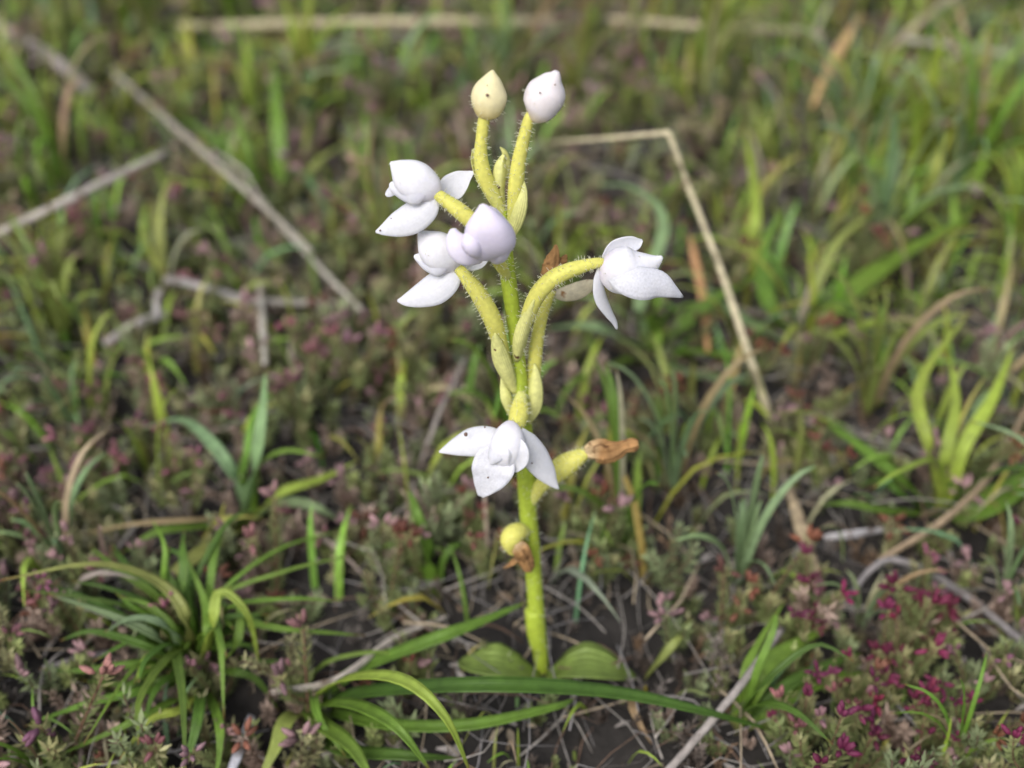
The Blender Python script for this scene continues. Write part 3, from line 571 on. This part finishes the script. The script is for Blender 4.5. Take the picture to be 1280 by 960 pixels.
for x, y in scatter(900, D_HEATH):
    if sum(n_.values()) >= 245: break
    px, py = project(x, y, gz(x, y))
    if -80 < px < 1360 and -60 < py < 1040:
        if (y < -1.5 and abs(x) < 4) or np.hypot(x, y) < 2.3 or (hides(x, y, 1.8, 18) and rng.uniform() < .8): continue
        k = 'magenta' if (px > 960 and py > 700) else 'dusty' if py < 300 else 'rose' if px < 480 else 'rust'
        sprig(x, y, k, rng.uniform(.7, 1.15)*(1.0 if y > -3 else .7)); n_[k] += 1

for _ in range(46):
    p_ = G(rng.uniform(985, 1300), rng.uniform(765, 1010))
    if hides(p_[0], p_[1], 1.0, 14): continue
    u_ = rng.uniform(); sprig(p_[0], p_[1], 'magenta' if u_ < .55 else 'rust' if u_ < .85 else 'rose', rng.uniform(.5, .9))

# heath mat: the rest, beyond counting
class Bulk:
    """one big mesh from many turned and scaled copies of small templates"""
    def __init__(s): s.v = []; s.f = []; s.c = []; s.t = []; s.n = 0
    def add(s, tpl, loc, rz, sc, tint=1.0):
        v, f, c, t = tpl; a, b = math.cos(rz), math.sin(rz)
        q = v*sc; q = np.stack([q[:, 0]*a-q[:, 1]*b, q[:, 0]*b+q[:, 1]*a, q[:, 2]], 1)+loc
        s.v.append(q); s.f.append(f+s.n); s.c.append(np.clip(c*tint, 0, 1)); s.t.append(t); s.n += len(v)
    def mesh(s, name, mat):
        v = (np.vstack(s.v)*S).astype(np.float32); f = np.vstack(s.f).astype(np.int32); me = bpy.data.meshes.new(name)
        me.vertices.add(len(v)); me.vertices.foreach_set('co', v.ravel()); me.loops.add(f.size); me.loops.foreach_set('vertex_index', f.ravel())
        me.polygons.add(len(f)); me.polygons.foreach_set('loop_start', np.arange(0, f.size, 3, dtype=np.int32)); me.polygons.foreach_set('use_smooth', np.ones(len(f), bool))
        a = me.attributes.new('Col', 'FLOAT_COLOR', 'POINT'); c = np.vstack(s.c); a.data.foreach_set('color', np.hstack([c, np.ones((len(c), 1))]).astype(np.float32).ravel())
        a = me.attributes.new('t', 'FLOAT', 'POINT'); a.data.foreach_set('value', np.concatenate(s.t).astype(np.float32))
        me.update(calc_edges=True); me.validate(); me.materials.append(mat); return me
def tpl(g):
    f = []
    for q in g.f:
        f.append(q[:3])
        if len(q) == 4: f.append((q[0], q[2], q[3]))
    return np.vstack(g.v), np.array(f), np.vstack(g.c), np.concatenate(g.t)
MT, DT = [], []
for v_ in range(16):
    g = Geo(); main, br = sprig_paths(rng.uniform(.6, 1.5)); cd_ = [(.16, .13, .11), (.11, .085, .07), (.22, .19, .17), (.20, .13, .08)][v_ % 4]
    for q in [main]+br: tube(g, q[::2], np.linspace(.028, .01, len(q[::2])), 3, c=cd_); needles(g, q, 14, .2, c=cd_)
    DT.append(tpl(g))
for v_ in range(40):
    g = Geo(); h = rng.uniform(.7, 1.7); main, br = sprig_paths(h)
    c0 = np.array([(.26, .30, .11), (.23, .28, .11), (.34, .33, .17), (.35, .26, .21), (.25, .30, .15)][v_ % 5])
    for q in [main]+br[:2]:
        tube(g, q[::2], np.linspace(.03, .015, len(q[::2])), 3, c=(.16, .10, .07)); needles(g, q, 44, .23, c=c0)
    heads = v_ % 4 == 0
    if heads: head_geo(g, main[-1], np.array([0, 0, 1.]), 5, .3, c=[DUSTY, ROSE, DUSTY, RUST][(v_//4) % 4])
    MT.append(tpl(g))
bk = Bulk()
for x, y in scatter(4200, D_HEATH):
    if np.hypot(x, y) < 2.2 and rng.uniform() < .9: continue
    low = .6 if (y < -1.5 and abs(x) < 4) else 1
    bk.add(MT[rng.integers(40)], [x, y, float(gz(x, y))-.05], rng.uniform(0, 6.28), rng.uniform(.55, 1.1)*low, rng.uniform(.75, 1.25))
for x, y in scatter(2200, lambda x, y: np.full(np.shape(x), .8)):
    bk.add(DT[rng.integers(16)], [x, y, float(gz(x, y))-.1], rng.uniform(0, 6.28), rng.uniform(.5, 1.0), rng.uniform(.7, 1.3))
tag(link('heath_mat', bk.mesh('heath_mat', M['heath_mat'])), 'low olive heath growth covering the soil between the grass tufts', 'heath', kind='stuff')

# ------------------------------------------------------------------ small grass tufts and loose grass
TV = []
for v_ in range(8):
    bl = []
    for k in range(rng.integers(6, 10)):
        bl.append(blade_geo(blade_pts(rng.uniform(2.2, 4.6), rng.uniform(.1, .55), rng.uniform(0, 6.28)), rng.uniform(.045, .10), n=10).mesh('blade', M['blade']))
    TV.append(bl)
nt_ = 0
for x, y in scatter(900, D_GRASS):
    if nt_ >= 275: break
    px, py = project(x, y, gz(x, y))
    if not (-120 < px < 1400 and -120 < py < 1000): continue
    if (y < 1.5 and abs(x) < 3.5) or (hides(x, y, 2.6, 34) and rng.uniform() < .88): continue
    near = y < 2; nt_ += 1; tv_ = TV[rng.integers(len(TV))]
    t = link('grass_tuft', None, loc=(x, y, float(gz(x, y)))); t.rotation_euler = (0, 0, rng.uniform(0, 6.28)); s_ = rng.uniform(.7, 1.3)*(.55 if near else 1.05 if x > 6 else 1); t.scale = (s_,)*3
    right = x > 3; ci = [0, 1, 2, 1, 4, 4][rng.integers(6)] if right else [0, 2, 1, 4, 4][rng.integers(5)]; c = [GREEN, LIME, OLIVE, GREEN, BLUE][ci]
    tag(t, '%s %s grass tuft of %s blades %s' % ('small' if s_ < .75 else 'short' if s_ < 1 else 'bushy', ['green', 'yellow-green', 'olive', 'green', 'bluish green'][ci], NUM[len(tv_)], near_mark(x, y)), 'grass', 'grass tufts in the heath')
    for me in tv_:
        link('blade', me, t, color=jit(c if rng.uniform() > .15 else (TAN if rng.uniform() > .5 else STRAW), .2))
BT = []
for v_ in range(80):
    g = Geo(); tt = np.linspace(0, 1, 6); az = 0.0
    ribbon(g, spline(blade_pts(rng.uniform(1.0, 3.2), rng.uniform(.1, .85), 0), 6), rng.uniform(.03, .095)*np.clip((1-tt)/.6, .05, 1), [0, 1, .2], 2, .4,
           c=np.array([GREEN, LIME, OLIVE, LIME, GREEN, LIME, BLUE, LIME, OLIVE, STRAW][v_ % 10]))
    BT.append(tpl(g))
bk = Bulk()
for x, y in scatter(11000, D_GRASS):
    if hides(x, y, 1.6, 20) and rng.uniform() < .6: continue
    bk.add(BT[rng.integers(80)], [x, y, float(gz(x, y))], rng.uniform(0, 6.28), rng.uniform(.6, 1.25)*(.55 if y < 1 else 1), rng.uniform(.75, 1.25, 3)*rng.uniform(.9, 1.1))
tag(link('loose_grass', bk.mesh('loose_grass', M['grass'])), 'thin loose grass blades scattered through the heath', 'grass', kind='stuff')

# ------------------------------------------------------------------ litter: fine grey twigs, dead grass bits and crumbs
one = lambda x, y: np.full(np.shape(x), .8)
LT, CT = [], []
for v_ in range(60):
    g = Geo(); l = rng.uniform(.7, 3.4); k = rng.normal(0, .2)*l
    p = spline([[-l/2, 0, 0], [0, k, rng.normal(.1, .12)], [l/2, 0, rng.normal(0, .15)]], 5)
    tube(g, p, np.linspace(1, .6, 5)*rng.uniform(.012, .04), 4, c=[(.27, .25, .235), (.17, .155, .145), (.36, .33, .30), (.17, .11, .08), (.38, .31, .22), (.26, .245, .245)][v_ % 6], flat=(1, rng.uniform(.4, 1)))
    LT.append(tpl(g))
for v_ in range(40):
    g = Geo(); d = unit(rng.normal(0, 1, 3)*[1, 1, .3]); sd_ = unit(np.cross(d, [0, 0, 1]+rng.normal(0, .4, 3))); l = rng.uniform(.12, .5)
    ribbon(g, np.array([-d*l*.5, [0, 0, .03], d*l*.5]), np.array([.3, 1, .25])*l*rng.uniform(.08, .25), sd_, 2, .5, c=[(.10, .075, .055), (.18, .13, .09), (.28, .23, .17), (.06, .05, .04), (.33, .30, .28)][v_ % 5])
    CT.append(tpl(g))
bk = Bulk()
for x, y in scatter(8500, one):
    bk.add(LT[rng.integers(60)], [x, y, float(gz(x, y))+rng.uniform(.05, .7)], rng.uniform(0, 6.28), rng.uniform(.5, 1.15), rng.uniform(.7, 1.25))
for x, y in scatter(9000, one):
    bk.add(CT[rng.integers(40)], [x, y, float(gz(x, y))+.04], rng.uniform(0, 6.28), rng.uniform(.6, 1.3), rng.uniform(.7, 1.3))
tag(link('dead_litter', bk.mesh('dead_litter', M['litter'])), 'tangled grey twigs and dead grass bits over the soil', 'litter', kind='stuff')
